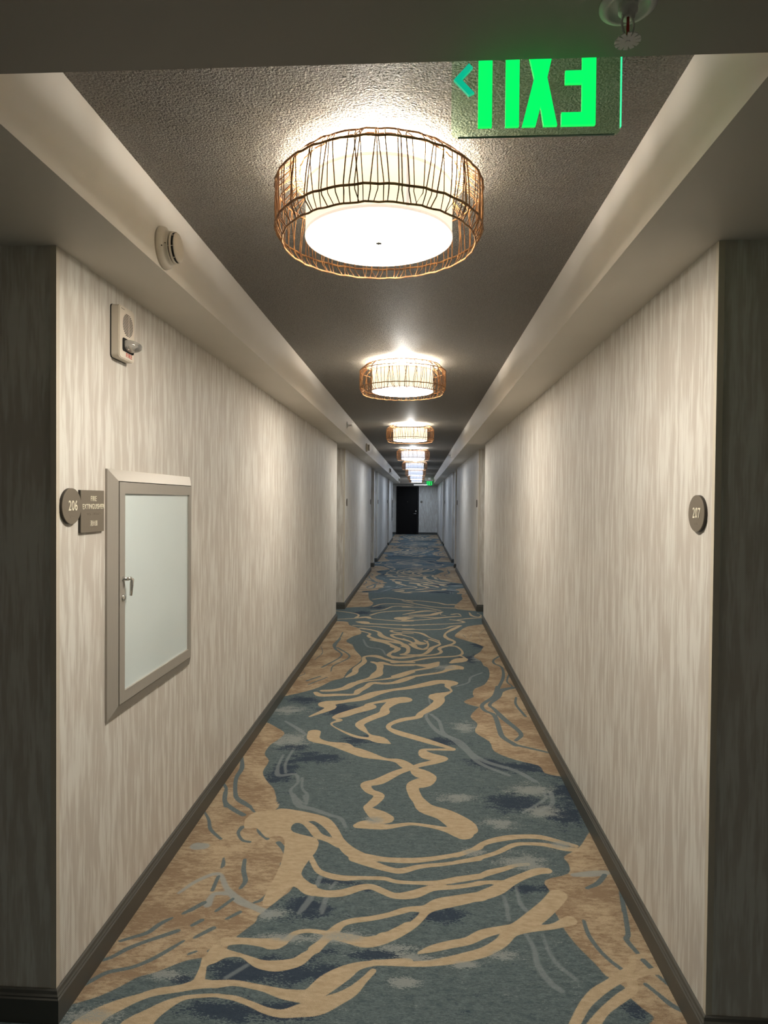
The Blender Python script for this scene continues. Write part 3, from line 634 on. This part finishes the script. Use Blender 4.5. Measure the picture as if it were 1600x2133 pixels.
# ------------------------------------------------------------------ end door
dr = empty('door_1', (0, 0, 0), None, None); tag(dr, kind='structure')
bm = bmesh.new()
fw, ft = 0.05, 0.03
box(bm, DX0, DX0 + fw, Y2 - ft, Y2, 0.002, DZ); box(bm, DX1 - fw, DX1, Y2 - ft, Y2, 0.002, DZ); box(bm, DX0 + fw, DX1 - fw, Y2 - ft, Y2, DZ - fw, DZ)
obj('door_frame', bm, M_DOOR, dr)
bm = bmesh.new(); box(bm, DX0 + fw + 0.003, DX1 - fw - 0.003, Y2 - 0.018, Y2, 0.006, DZ - fw - 0.003); obj('door_leaf', bm, M_DOOR, dr)
bm = bmesh.new()
hx, hz = -0.165, 0.96
lathe(bm, [(0.030, 0.0), (0.030, 0.006), (0.012, 0.010), (0.012, 0.045)], 20, on_end(hx, hz, Y2 - 0.018))
tube(bm, [(hx, Y2 - 0.060, hz), (hx - 0.05, Y2 - 0.064, hz), (hx - 0.115, Y2 - 0.060, hz)], [0.011, 0.010, 0.008], 8)
hd = obj('door_handle', bm, M_CHROME, dr, True)
bm = bmesh.new(); lathe(bm, [(0.028, 0.0), (0.028, 0.010), (0.022, 0.013)], 20, on_end(hx, hz + 0.11, Y2 - 0.018)); obj('lock_reader', bm, M_CHROME, dr)
bm = bmesh.new(); lathe(bm, [(0.008, 0.0), (0.008, 0.004)], 12, on_end(-0.554, 1.50, Y2 - 0.018)); obj('peephole', bm, M_CHROME, dr)

# ------------------------------------------------------------------ ceiling lamps
def make_lamp():
    root = empty('ceiling_light', (0, 0, 0), 'x', 'ceiling lamp', 'rattan ceiling lamps along the corridor')
    H = 0.0                                     # local z = 0 is the ceiling; everything hangs below
    zb, zs1, zs2, zt = -0.222, -0.186, -0.066, -0.026
    rb, rs, rt, ri = 0.284, 0.303, 0.262, 0.232
    rnd = random.Random(7)
    # cage of bent rattan stems
    bm = bmesh.new(); N = 58
    def P(a, r, z): return (r * math.cos(a), r * math.sin(a), z)
    for i in range(N):
        a0 = 2 * PI * i / N
        for k in range(2):
            ab = a0 + rnd.uniform(-0.25, 0.25) * 2 * PI / N + k * PI / N
            at = ab + rnd.choice((-1, 1)) * rnd.uniform(0.1, 0.75) * 2 * PI / N
            am = ab + (at - ab) * 0.15
            au = ab + (at - ab) * 0.9
            ae = au + rnd.uniform(-0.5, 0.5) * 2 * PI / N
            am2 = ab + rnd.uniform(-0.45, 0.45) * 2 * PI / N
            rr = rnd.uniform(0.0013, 0.0019)
            tube(bm, [P(am2, rb, zb), P(am, rs - 0.004, zs1 - 0.010), P(am, rs, zs1 + 0.006), P((am + au) / 2, rs + 0.002, (zs1 + zs2) / 2), P(au, rs, zs2 - 0.006),
                      P(au, rs - 0.006, zs2 + 0.010), P(ae, rt, zt), P(ae + rnd.uniform(-.03, .03), ri, zt + 0.004)], rr, 5)
    cage = obj('rattan_cage', bm, M_RATTAN, root, True)
    for r, z, t in ((rb, zb, 0.0028), (rs + 0.001, zs1, 0.0032), (rs + 0.001, zs2, 0.0030), (rt, zt, 0.0028), (ri, zt + 0.004, 0.0024)):
        bm = bmesh.new()
        tube(bm, [P(2 * PI * i / 96, r + 0.0010 * math.sin(i * 2.4), z + 0.0012 * math.sin(i * 1.7)) for i in range(96)], t, 6, closed=True)
        obj('hoop', bm, M_RATTAN, cage, True)
    # linen drum
    rsd, z0, z1 = 0.216, -0.205, -0.062
    bm = bmesh.new(); lathe(bm, [(rsd, z0), (rsd, z1), (rsd - 0.003, z1), (rsd - 0.003, z0)], 72, cap=False)
    vs = bm.verts; bm.verts.ensure_lookup_table()
    for i in range(72):
        j = (i + 1) % 72; bm.faces.new((bm.verts[i], bm.verts[3 * 72 + i], bm.verts[3 * 72 + j], bm.verts[j]))
    sh = obj('shade', bm, M_LINEN, root, True)
    for za, zb_ in ((z0 - 0.001, z0 + 0.007), (z1 - 0.007, z1 + 0.001)):
        bm = bmesh.new(); lathe(bm, [(rsd + 0.0016, za), (rsd + 0.0016, zb_), (rsd - 0.0042, zb_), (rsd - 0.0042, za), (rsd + 0.0016, za)], 72, cap=False); obj('hem', bm, M_HEM, sh, True)
    bm = bmesh.new(); a = -PI / 2 + 0.42
    box(bm, -0.004, 0.004, -0.0012, 0.0012, z0 + 0.008, z1 - 0.008)
    bm.transform(Matrix.Translation((0.2175 * math.cos(a), 0.2175 * math.sin(a), 0)) @ Matrix.Rotation(a + PI / 2, 4, 'Z')); obj('seam', bm, M_HEM, sh)
    bm = bmesh.new(); lathe(bm, [(0.0, z0 + 0.004), (0.208, z0 + 0.004), (0.211, z0 + 0.001), (0.208, z0 - 0.003), (0.15, z0 - 0.004), (0.0, z0 - 0.004)][1:5], 72)
    ds = obj('diffuser', bm, M_DISC, root)
    bm = bmesh.new(); lathe(bm, [(0.0095, z0 - 0.004), (0.0105, z0 - 0.008), (0.009, z0 - 0.012), (0.004, z0 - 0.014)], 20); obj('finial', bm, M_FINIAL, ds)
    bm = bmesh.new(); lathe(bm, [(0.055, -0.0005), (0.055, -0.012), (0.030, -0.016)], 32); obj('canopy', bm, M_CANOPY, root, True)
    ld = bpy.data.lights.new('bulb', 'POINT'); ld.shadow_soft_size = 0.035; ld.energy = BULB_POWER
    lo = bpy.data.objects.new('bulb', ld); C.objects.link(lo); lo.parent = root; lo.location = (0, 0, -0.056)
    return root

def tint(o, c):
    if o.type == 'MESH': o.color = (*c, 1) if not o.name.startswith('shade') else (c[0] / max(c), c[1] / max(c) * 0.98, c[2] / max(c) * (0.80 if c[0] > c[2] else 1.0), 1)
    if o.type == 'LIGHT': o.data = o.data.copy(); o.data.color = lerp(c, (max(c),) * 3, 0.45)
    for ch in o.children: tint(ch, c)

LAMPS = [1.935, 4.62, 8.33, 12.05, 15.8, 19.6, 23.3, 26.75]
LAMP_LABELS = ['large rattan drum ceiling lamp nearest the viewer, left of the green exit sign',
    'rattan drum ceiling lamp second from the viewer, hanging alone mid corridor',
    'rattan drum ceiling lamp third from the viewer, just before the overlapping far row',
    'rattan drum ceiling lamp fourth from the viewer, topmost of the overlapping far row',
    'small rattan drum ceiling lamp fifth from the viewer in the overlapping far row',
    'small rattan drum ceiling lamp sixth from the viewer, third from the far end',
    'tiny rattan drum ceiling lamp seventh from the viewer, second from the far end',
    'tiny rattan drum ceiling lamp farthest away, lowest in view above the dark end door']
def lerp(a, b, t): return tuple(x + (y - x) * t for x, y in zip(a, b))
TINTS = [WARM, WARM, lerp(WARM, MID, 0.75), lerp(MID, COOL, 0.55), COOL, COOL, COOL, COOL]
proto = make_lamp()
for i, y in enumerate(LAMPS):
    o = proto if i == 0 else copy_tree(proto)
    o.location = (-0.128, y, UC); o.rotation_euler = (0, 0, 0.9 * i)
    o['label'] = LAMP_LABELS[i]
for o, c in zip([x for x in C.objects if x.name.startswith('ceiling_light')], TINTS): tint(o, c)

# flush panel on the low ceiling in front of the end door
fp = empty('flush_light', (0.05, 29.1, US), 'thin bright line of a flush ceiling light above the dark end door', 'ceiling light')
bm = bmesh.new(); box(bm, -0.32, 0.32, -0.17, 0.17, -0.016, -0.0005); bevel(bm, 0.004); obj('frame', bm, M_CANOPY, fp)
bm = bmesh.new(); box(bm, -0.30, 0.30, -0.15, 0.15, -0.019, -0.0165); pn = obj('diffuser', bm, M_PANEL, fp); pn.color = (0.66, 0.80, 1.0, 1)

# added fill light behind the viewer, without a fixture, to lift the lobby walls
ll = bpy.data.lights.new('lobby_fill_light', 'AREA'); ll.shape = 'RECTANGLE'; ll.size = 1.2; ll.size_y = 0.6; ll.energy = LOBBY_FILL_POWER; ll.color = WARM
lo = bpy.data.objects.new('lobby_fill_light', ll); C.objects.link(lo); lo.location = (-0.1, -1.5, US - 0.01)

# ------------------------------------------------------------------ exit signs
def make_exit():
    root = empty('exit_sign', (0, 0, 0), 'x', 'exit sign', 'edge lit green exit signs')
    # local: x to the right as the viewer sees it from behind, z up, origin at the bottom centre of the panel
    A = frame((1, 0, 0), (0, 0, 1), (0, -1, 0), (0, 0, 0))
    w, h, t = 0.2925, 0.205, 0.0022
    bm = bmesh.new(); prism(bm, rounded(-w / 2, w / 2, 0, h, 0.010), -t, t, A); p = obj('acrylic_panel', bm, M_ACRYL, root)
    bm = bmesh.new(); prism(bm, [(w / 2 - 0.0004, 0.012), (w / 2 + 0.0012, 0.012), (w / 2 + 0.0012, h), (w / 2 - 0.0004, h)], -t, t, A)
    obj('lit_edge', bm, M_EDGE, p); bm = bmesh.new()
    prism(bm, [(-w / 2 + 0.012, -0.0010), (w / 2 - 0.010, -0.0010), (w / 2 - 0.010, 0.0002), (-w / 2 + 0.012, 0.0002)], -t, t, A)
    obj('lower_edge', bm, M_DIMEDGE, p)
    ox = -0.1955; b, T = 0.0165, 0.1815; mid = (b + T) / 2
    def X(v): return v + ox
    # mirrored word EXIT as seen from behind; each letter a raised panel
    bar = 0.0215
    shapes = {
        'letter_T': [(X(.0960), b), (X(.1200), b), (X(.1200), T - bar), (X(.1335), T - bar), (X(.1335), T), (X(.0825), T), (X(.0825), T - bar), (X(.0960), T - bar)],
        'letter_I': [(X(.1435), b), (X(.1670), b), (X(.1670), T), (X(.1435), T)],
        'letter_X': [(X(.1725), b), (X(.1960), b), (X(.2042), b + .034), (X(.2095), b), (X(.2330), b), (X(.2150), mid), (X(.2330), T), (X(.2095), T), (X(.2042), T - .034), (X(.1960), T), (X(.1725), T), (X(.1925), mid)],
        'letter_E': [(X(.2400), b), (X(.2985), b), (X(.2985), T), (X(.2400), T), (X(.2400), T - bar), (X(.2750), T - bar), (X(.2750), mid + bar / 2), (X(.2460), mid + bar / 2), (X(.2460), mid - bar / 2), (X(.2750), mid - bar / 2), (X(.2750), b + bar), (X(.2400), b + bar)],
    }
    for n, pts in shapes.items():
        bm = bmesh.new(); prism(bm, pts, -t - 0.0012, t + 0.0012, A); obj(n, bm, M_GREEN, root)
    bm = bmesh.new()
    cx = X(.0530); cz = .0995
    prism(bm, [(cx, cz), (cx + .026, cz + .0275), (cx + .033, cz + .0205), (cx + .0135, cz), (cx + .036, cz - .0235), (cx + .026, cz - .0275)], -t - 0.0010, t + 0.0010, A)
    obj('arrow', bm, M_TEAL, root)
    bm = bmesh.new(); box(bm, -0.165, 0.165, -0.022, 0.022, h - 0.008, h + 0.045); bevel(bm, 0.004); obj('housing', bm, M_CANOPY, root)
    bm = bmesh.new(); box(bm, -0.05, 0.05, -0.03, 0.03, h + 0.044, 0.3380); obj('mounting_canopy', bm, M_CANOPY, root)
    return root
ex = make_exit()
ex.location = (0.1955, 1.16, UC - 0.338)
ex['label'] = 'large green edge-lit exit sign at top right, read from behind'
ex2 = copy_tree(ex); ex2.location = (0.40, 27.25, UC - 0.338)
ex2['label'] = 'tiny distant green exit sign to the right above the dark end door'

# ------------------------------------------------------------------ sprinklers
def make_sprinkler(name):
    """axis along local +z, from the plate (z = 0) outwards"""
    root = empty(name, (0, 0, 0), 'x', 'sprinkler')
    bm = bmesh.new(); lathe(bm, [(0.041, 0.0002), (0.041, 0.003), (0.034, 0.007), (0.029, 0.007), (0.027, 0.003), (0.014, 0.002)], 40); e = obj('escutcheon', bm, M_CANOPY, root, True)
    bm = bmesh.new(); lathe(bm, [(0.014, 0.002), (0.014, 0.012), (0.010, 0.014), (0.010, 0.020)], 24); obj('body', bm, M_CANOPY, root, True)
    for s in (-1, 1):
        bm = bmesh.new(); tube(bm, [(s * 0.008, 0, 0.018), (s * 0.011, 0, 0.028), (s * 0.009, 0, 0.040), (s * 0.002, 0, 0.049)], 0.0018, 6); obj('frame_arm', bm, M_CANOPY, root, True)
    bm = bmesh.new(); tube(bm, [(0, 0, 0.020), (0, 0, 0.046)], 0.0022, 8); obj('glass_bulb', bm, M_REDBULB, root, True)
    bm = bmesh.new(); lathe(bm, [(0.003, 0.048), (0.006, 0.052), (0.003, 0.056)], 16)
    n = 12
    for i in range(n):
        a = 2 * PI * i / n
        prism(bm, [(0.003, -0.0022), (0.0185, -0.0032), (0.0185, 0.0032), (0.003, 0.0022)], 0.0535, 0.0550, Matrix.Rotation(a, 4, 'Z'))
    obj('deflector', bm, M_CANOPY, root)
    return root
sp = make_sprinkler('sprinkler_head')
sp.rotation_euler = (PI, 0, 0.4); sp.location = (0.299, 0.985, US)
sp['label'] = 'pendent sprinkler head under the dark lower ceiling at top right'; sp['group'] = 'fire sprinklers'
s2 = copy_tree(sp); s2.rotation_euler = (0, PI / 2, 0); s2.location = (SL, 7.34, 2.40)
s2['label'] = 'small sidewall sprinkler on the left soffit before the first alcove'
s3 = copy_tree(sp); s3.rotation_euler = (0, -PI / 2, 0); s3.location = (SR, 12.35, 2.42)
s3['label'] = 'tiny sidewall sprinkler on the right soffit far down the corridor'

# ------------------------------------------------------------------ smoke detectors on the left soffit
def make_detector():
    root = empty('smoke_detector', (0, 0, 0), 'x', 'smoke detector', 'smoke detectors on the left soffit')
    bm = bmesh.new(); lathe(bm, [(0.0655, 0.0002), (0.0655, 0.006), (0.063, 0.015), (0.055, 0.0195), (0.0515, 0.022), (0.0505, 0.030), (0.050, 0.0335)], 56); b = obj('base', bm, M_PLASTIC, root, True)
    bm = bmesh.new()
    for r, a, z in ((0.0018, 0.22, 0.0185), (0.0013, 0.06, 0.028)):
        rr = 0.0575 if r > .0015 else 0.0510
        M = Matrix.Rotation(-PI / 2 + a, 4, 'Z') @ Matrix.Translation((rr, 0, z))
        lathe(bm, [(r, -0.002), (r, 0.0022)], 10, M @ Matrix.Rotation(PI / 2 if r < .0015 else 0.5, 4, 'Y'))
    obj('screw_hole', bm, M_SLOT, b)
    bm = bmesh.new(); lathe(bm, [(0.0455, 0.0335), (0.0455, 0.0500)], 40); obj('vent_chamber', bm, M_SLOT, root)
    bm = bmesh.new(); lathe(bm, [(0.0475, 0.0362), (0.0492, 0.0368), (0.0488, 0.0425), (0.0470, 0.0430)], 56); obj('vent_ring', bm, M_PLASTIC, root, True)
    for i in range(8):
        bm = bmesh.new(); M = Matrix.Rotation(2 * PI * i / 8 + 0.2, 4, 'Z')
        prism(bm, [(0.044, -0.0008), (0.0480, -0.0008), (0.0480, 0.0008), (0.044, 0.0008)], 0.034, 0.0495, M)
        obj('vent_rib', bm, M_PLASTIC, root)
    bm = bmesh.new(); lathe(bm, [(0.0440, 0.0485), (0.0455, 0.0500), (0.0440, 0.0525), (0.036, 0.0555), (0.020, 0.0575), (0.004, 0.058)], 56); obj('cap', bm, M_PLASTIC, root, True)
    root.rotation_euler = (0, PI / 2, 0)
    return root
sd = make_detector()
DET = [(2.052, 2.352, 'round white smoke detector on the left soffit nearest the viewer'),
       (10.0, 2.365, 'small round smoke detector on the left soffit past the first alcove'),
       (17.6, 2.37, 'tiny distant smoke detector on the left soffit, between the other far ones'),
       (25.6, 2.37, 'farthest tiny smoke detector at the very end of the left soffit')]
for i, (y, z, lab) in enumerate(DET):
    o = sd if i == 0 else copy_tree(sd)
    o.location = (SL, y, z); o['label'] = lab

# ------------------------------------------------------------------ fire alarm speaker and strobe
fa = empty('fire_alarm', (XL, 2.235, 2.04), 'white fire alarm speaker with clear strobe on the left wall', 'fire alarm')
A = on_left(2.235, 2.125)        # local x right (+y), local y up
def loc_(M): return Matrix.Translation(-Vector(fa.location)) @ M
AF = loc_(A)
w2, h2 = 0.060, 0.092
bm = bmesh.new(); prism(bm, rounded(-w2, w2, -h2, h2, 0.012), 0.0004, 0.004, AF); obj('back_gasket', bm, M_SLOT, fa)
bm = bmesh.new(); pr = rounded(-w2 + .001, w2 - .001, -h2 + .001, h2 - .001, 0.012); prism(bm, pr, 0.004, 0.030, AF)
obj('body', bm, M_PLASTIC, fa)
bm = bmesh.new(); prism(bm, rounded(-w2 + .004, w2 - .004, -h2 + .004, h2 - .004, 0.010), 0.030, 0.0325, AF); face = obj('face_plate', bm, M_PLASTIC, fa)
bm = bmesh.new()
gx, gy = 0.006, 0.031
for i in range(-7, 8):
    yy = gy + i * 0.0052
    hw = math.sqrt(max(0.0, 0.040 ** 2 - (i * 0.0052) ** 2)) if abs(i) < 8 else 0
    for xa, xb in ((gx - hw, gx + 0.006), (gx + 0.009, gx + hw)):
        if xb - xa > 0.004: prism(bm, rounded(xa, xb, yy - 0.0013, yy + 0.0013, 0.0012, 2), 0.0325, 0.0329, AF)
obj('speaker_slots', bm, M_SLOT, face)
bm = bmesh.new(); prism(bm, [(-0.045, 0.079), (-0.020, 0.079), (-0.020, 0.0805), (-0.045, 0.0805)], 0.0325, 0.0328, AF); obj('nameplate_line', bm, M_SIGNEDGE, face)
bm = bmesh.new(); prism(bm, rounded(-0.036, 0.050, -0.064, -0.018, 0.008), 0.0325, 0.0345, AF); obj('strobe_bezel', bm, M_SLOT, fa)
bm = bmesh.new()
bmesh.ops.create_uvsphere(bm, u_segments=28, v_segments=16, radius=1.0)
for v in bm.verts:
    x, y, z = v.co
    sx = math.copysign(abs(x) ** 0.75, x); sy = math.copysign(abs(y) ** 0.75, y)
    v.co = Vector((0.007 + sx * 0.039, -0.041 + sy * 0.0205, 0.0345 + max(0.0, z) * 0.040 * (1 + 0.25 * x)))
bmesh.ops.remove_doubles(bm, verts=bm.verts[:], dist=1e-5)
bm.transform(AF); obj('strobe_lens', bm, M_LENS, fa, True)
bm = bmesh.new(); prism(bm, rounded(-0.024, 0.038, -0.054, -0.028, 0.004), 0.0350, 0.0375, AF); obj('reflector', bm, M_CHROME, fa)
bm = bmesh.new(); tube(bm, [AF @ Vector((-0.010, -0.044, 0.043)), AF @ Vector((0.024, -0.044, 0.043))], 0.003, 8); obj('flash_tube', bm, M_PLASTIC, fa, True)
lettering('lettering', 'FIRE', 0.021, M_REDINK, AF @ Matrix.Translation((0.014, -0.0745, 0.0329)), fa, 0.0003, (1.0, 0.95), 1.25, 0.0003)

# ------------------------------------------------------------------ fire extinguisher cabinet
def make_cabinet():
    root = empty('fire_extinguisher_cabinet', (0, 0, 0), 'x', 'cabinet')
    y0, y1, z0, z1 = 0.0, 0.790, 0.0, 0.862
    A = frame((0, 1, 0), (0, 0, 1), (1, 0, 0), (0, 0, 0))
    def ring(bm, a, b, h0, h1, slope=0.0):
        """mitred rectangular ring between outer rect a and inner rect b"""
        o = [(a[0], a[2]), (a[1], a[2]), (a[1], a[3]), (a[0], a[3])]; i = [(b[0], b[2]), (b[1], b[2]), (b[1], b[3]), (b[0], b[3])]
        for k in range(4):
            l = (k + 1) % 4
            q = [o[k], o[l], i[l], i[k]]
            # shrink each mitre a hair so that the joints read as fine lines
            cx = sum(p[0] for p in q) / 4; cy = sum(p[1] for p in q) / 4
            v0 = [bm.verts.new(A @ Vector((x, y, h0))) for x, y in q]
            hh = [h1 - slope, h1 - slope, h1, h1]
            v1 = [bm.verts.new(A @ Vector((x, y, h))) for (x, y), h in zip(q, hh)]
            bm.faces.new(v0[::-1]); bm.faces.new(v1)
            for m in range(4): n = (m + 1) % 4; bm.faces.new((v0[m], v0[n], v1[n], v1[m]))
    fo = (y0, y1, z0, z1); fi = (0.050, y1 - 0.028, 0.040, z1 - 0.040)
    bm = bmesh.new(); ring(bm, fo, fi, 0.0004, 0.024, 0.016); obj('outer_frame', bm, M_ALU, root)
    bm = bmesh.new(); box(bm, 0.0005, 0.004, 0.040, y1 - 0.020, 0.030, z1 - 0.030); obj('back_plate', bm, M_SLOT, root)
    do = (0.0525, y1 - 0.032, 0.043, z1 - 0.043); di = (0.093, y1 - 0.060, 0.083, z1 - 0.083)
    bm = bmesh.new(); ring(bm, do, di, 0.006, 0.027); d = obj('door', bm, M_ALU, root)
    bm = bmesh.new(); box(bm, 0.008, 0.0195, di[0] - .004, di[1] + .004, di[2] - .004, di[3] + .004); gl = obj('frosted_glass', bm, M_FROST, d)
    bm = bmesh.new()
    for s in range(26):
        za = do[2] + 0.006 + s * (do[3] - do[2] - 0.012) / 26
        tube(bm, [(0.0240, do[1] + 0.0016, za), (0.0240, do[1] + 0.0016, za + 0.022)], 0.0022, 8)
    obj('hinge', bm, M_ALU, d, True)
    # lever pull and cylinder lock on the left stile
    py, pz = 0.078, 0.480
    bm = bmesh.new(); lathe(bm, [(0.0085, 0.027), (0.0085, 0.031), (0.006, 0.033), (0.006, 0.046)], 20, frame((0, 1, 0), (0, 0, 1), (1, 0, 0), (0, py, pz)))
    tube(bm, [(0.047, py - 0.006, pz + 0.001), (0.048, py + 0.012, pz + 0.001), (0.050, py + 0.021, pz - 0.004), (0.047, py + 0.024, pz - 0.020), (0.043, py + 0.026, pz - 0.062)], [0.006, 0.006, 0.0068, 0.0064, 0.0045], 10)
    obj('pull_handle', bm, M_CHROME, d, True)
    bm = bmesh.new(); lathe(bm, [(0.0125, 0.027), (0.0125, 0.030), (0.0095, 0.033)], 24, frame((0, 1, 0), (0, 0, 1), (1, 0, 0), (0, py, pz - 0.066))); obj('lock', bm, M_CHROME, d, True)
    return root
cb = make_cabinet()
cb.location = (XL, 2.141, 1.55 - 0.762)
cb['label'] = 'brushed metal fire extinguisher cabinet with frosted white glass door on the near left wall'
cb2 = copy_tree(cb); cb2.location = (XL, 24.55, 1.55 - 0.762)
cb2['label'] = 'thin distant cabinet edge on the left wall beside the dark end door'

# ------------------------------------------------------------------ signs
def room_sign(M, text, label, group=None, stretch=0.78, name='room_sign'):
    loc = M.to_translation()
    root = empty(name, loc, label, 'sign', group)
    L = Matrix.Translation(-loc) @ M
    bm = bmesh.new(); lathe(bm, [(0.0545, 0.0003), (0.0545, 0.0085)], 56, L); obj('backing_disc', bm, M_SIGNEDGE, root)
    bm = bmesh.new(); lathe(bm, [(0.0545, 0.0085), (0.0545, 0.0100), (0.0540, 0.0105)], 56, L); f = obj('face', bm, M_SIGN, root)
    if text:
        lettering('number', text, 0.043, M_LETTER, L @ Matrix.Translation((0.004, 0.000, 0.0111)), root, 0.0007, (stretch, 1.0), 1.06, 0.0004)
        bm = bmesh.new(); rnd = random.Random(len(text) + ord(text[-1]))
        for c in range(4):
            for a in range(2):
                for b in range(3):
                    if rnd.random() < 0.5:
                        lathe(bm, [(0.0009, 0.0104), (0.0006, 0.0110)], 6, L @ Matrix.Translation((-0.0115 + c * 0.0065 + a * 0.0024, -0.028 - b * 0.0024, 0)))
        obj('braille', bm, M_SIGN, root)
    return root
room_sign(on_left(1.914, 1.525), '206', 'round bronze room sign reading 206 on the near left wall')
room_sign(on_right(1.968, 1.520), '207', 'round bronze room sign reading 207 on the near right wall')

fs = empty('fire_extinguisher_sign', (XL, 2.042, 1.508), 'square bronze sign reading FIRE EXTINGUISHER beside the near cabinet', 'sign')
L = Matrix.Translation(-Vector(fs.location)) @ on_left(2.042, 1.508)
bm = bmesh.new(); prism(bm, [(-0.074, -0.067), (0.074, -0.067), (0.074, 0.067), (-0.074, 0.067)], 0.0003, 0.0070, L); obj('backing_plate', bm, M_SIGNEDGE, fs)
bm = bmesh.new(); prism(bm, [(-0.074, -0.067), (0.074, -0.067), (0.074, 0.067), (-0.074, 0.067)], 0.0070, 0.0090, L); obj('face', bm, M_SIGN, fs)
lettering('lettering', 'FIRE', 0.0235, M_LETTER, L @ Matrix.Translation((0.004, 0.0395, 0.0096)), fs, 0.0006, (0.83, 1.0), 1.1, 0.0001)
lettering('lettering', 'EXTINGUISHER', 0.0235, M_LETTER, L @ Matrix.Translation((0.004, 0.0140, 0.0096)), fs, 0.0006, (0.83, 1.0), 1.06, 0.0001)
lettering('lettering', '\u6d88\u706b\u5668', 0.0185, M_LETTER, L @ Matrix.Translation((0.006, -0.0405, 0.0096)), fs, 0.0006, (0.86, 1.05), 1.0, 0.0)
bm = bmesh.new(); rnd = random.Random(5)
for c in range(15):
    if c == 5: continue
    for a in range(2):
        for b in range(3):
            if rnd.random() < 0.5:
                lathe(bm, [(0.0009, 0.0089), (0.0006, 0.0096)], 6, L @ Matrix.Translation((-0.042 + c * 0.0063 + a * 0.0024, -0.0065 - b * 0.0024, 0)))
obj('braille', bm, M_SIGN, fs)

FAR = [(on_left(9.42, 1.52), 'thin edge-on room sign on the left wall just past the first alcove'),
       (on_left(14.0, 1.52), 'tiny room sign on the left wall just before the second alcove'),
       (on_left(16.55, 1.52), 'tiny room sign on the left wall just past the second alcove'),
       (on_left(21.4, 1.52), 'tiny room sign on the far left wall before the last alcove'),
       (on_right(9.42, 1.52), 'thin edge-on room sign on the right wall just past the first alcove'),
       (on_right(14.3, 1.52), 'tiny room sign on the right wall just before the second alcove'),
       (on_right(21.4, 1.52), 'tiny room sign on the far right wall before the last alcove'),
       (on_end(0.085, 1.505), 'small round dark sign on the end wall right of the dark door')]
for M, lab in FAR: room_sign(M, None, lab, 'distant room signs')

# little white outlet low on the right wall
oy, oz = 11.45, 0.27
so = empty('wall_outlet', (XR, oy, oz), 'tiny white outlet low on the right wall past the first alcove', 'outlet')
L = Matrix.Translation(-Vector(so.location)) @ on_right(oy, oz)
bm = bmesh.new(); prism(bm, rounded(-0.020, 0.020, -0.026, 0.026, 0.004), 0.0003, 0.006, L); obj('cover_plate', bm, M_CANOPY, so)
bm = bmesh.new()
for s in (-1, 1): prism(bm, [(s * 0.006 - 0.001, -0.005), (s * 0.006 + 0.001, -0.005), (s * 0.006 + 0.001, 0.005), (s * 0.006 - 0.001, 0.005)], 0.006, 0.0064, L)
obj('slot', bm, M_SLOT, so)
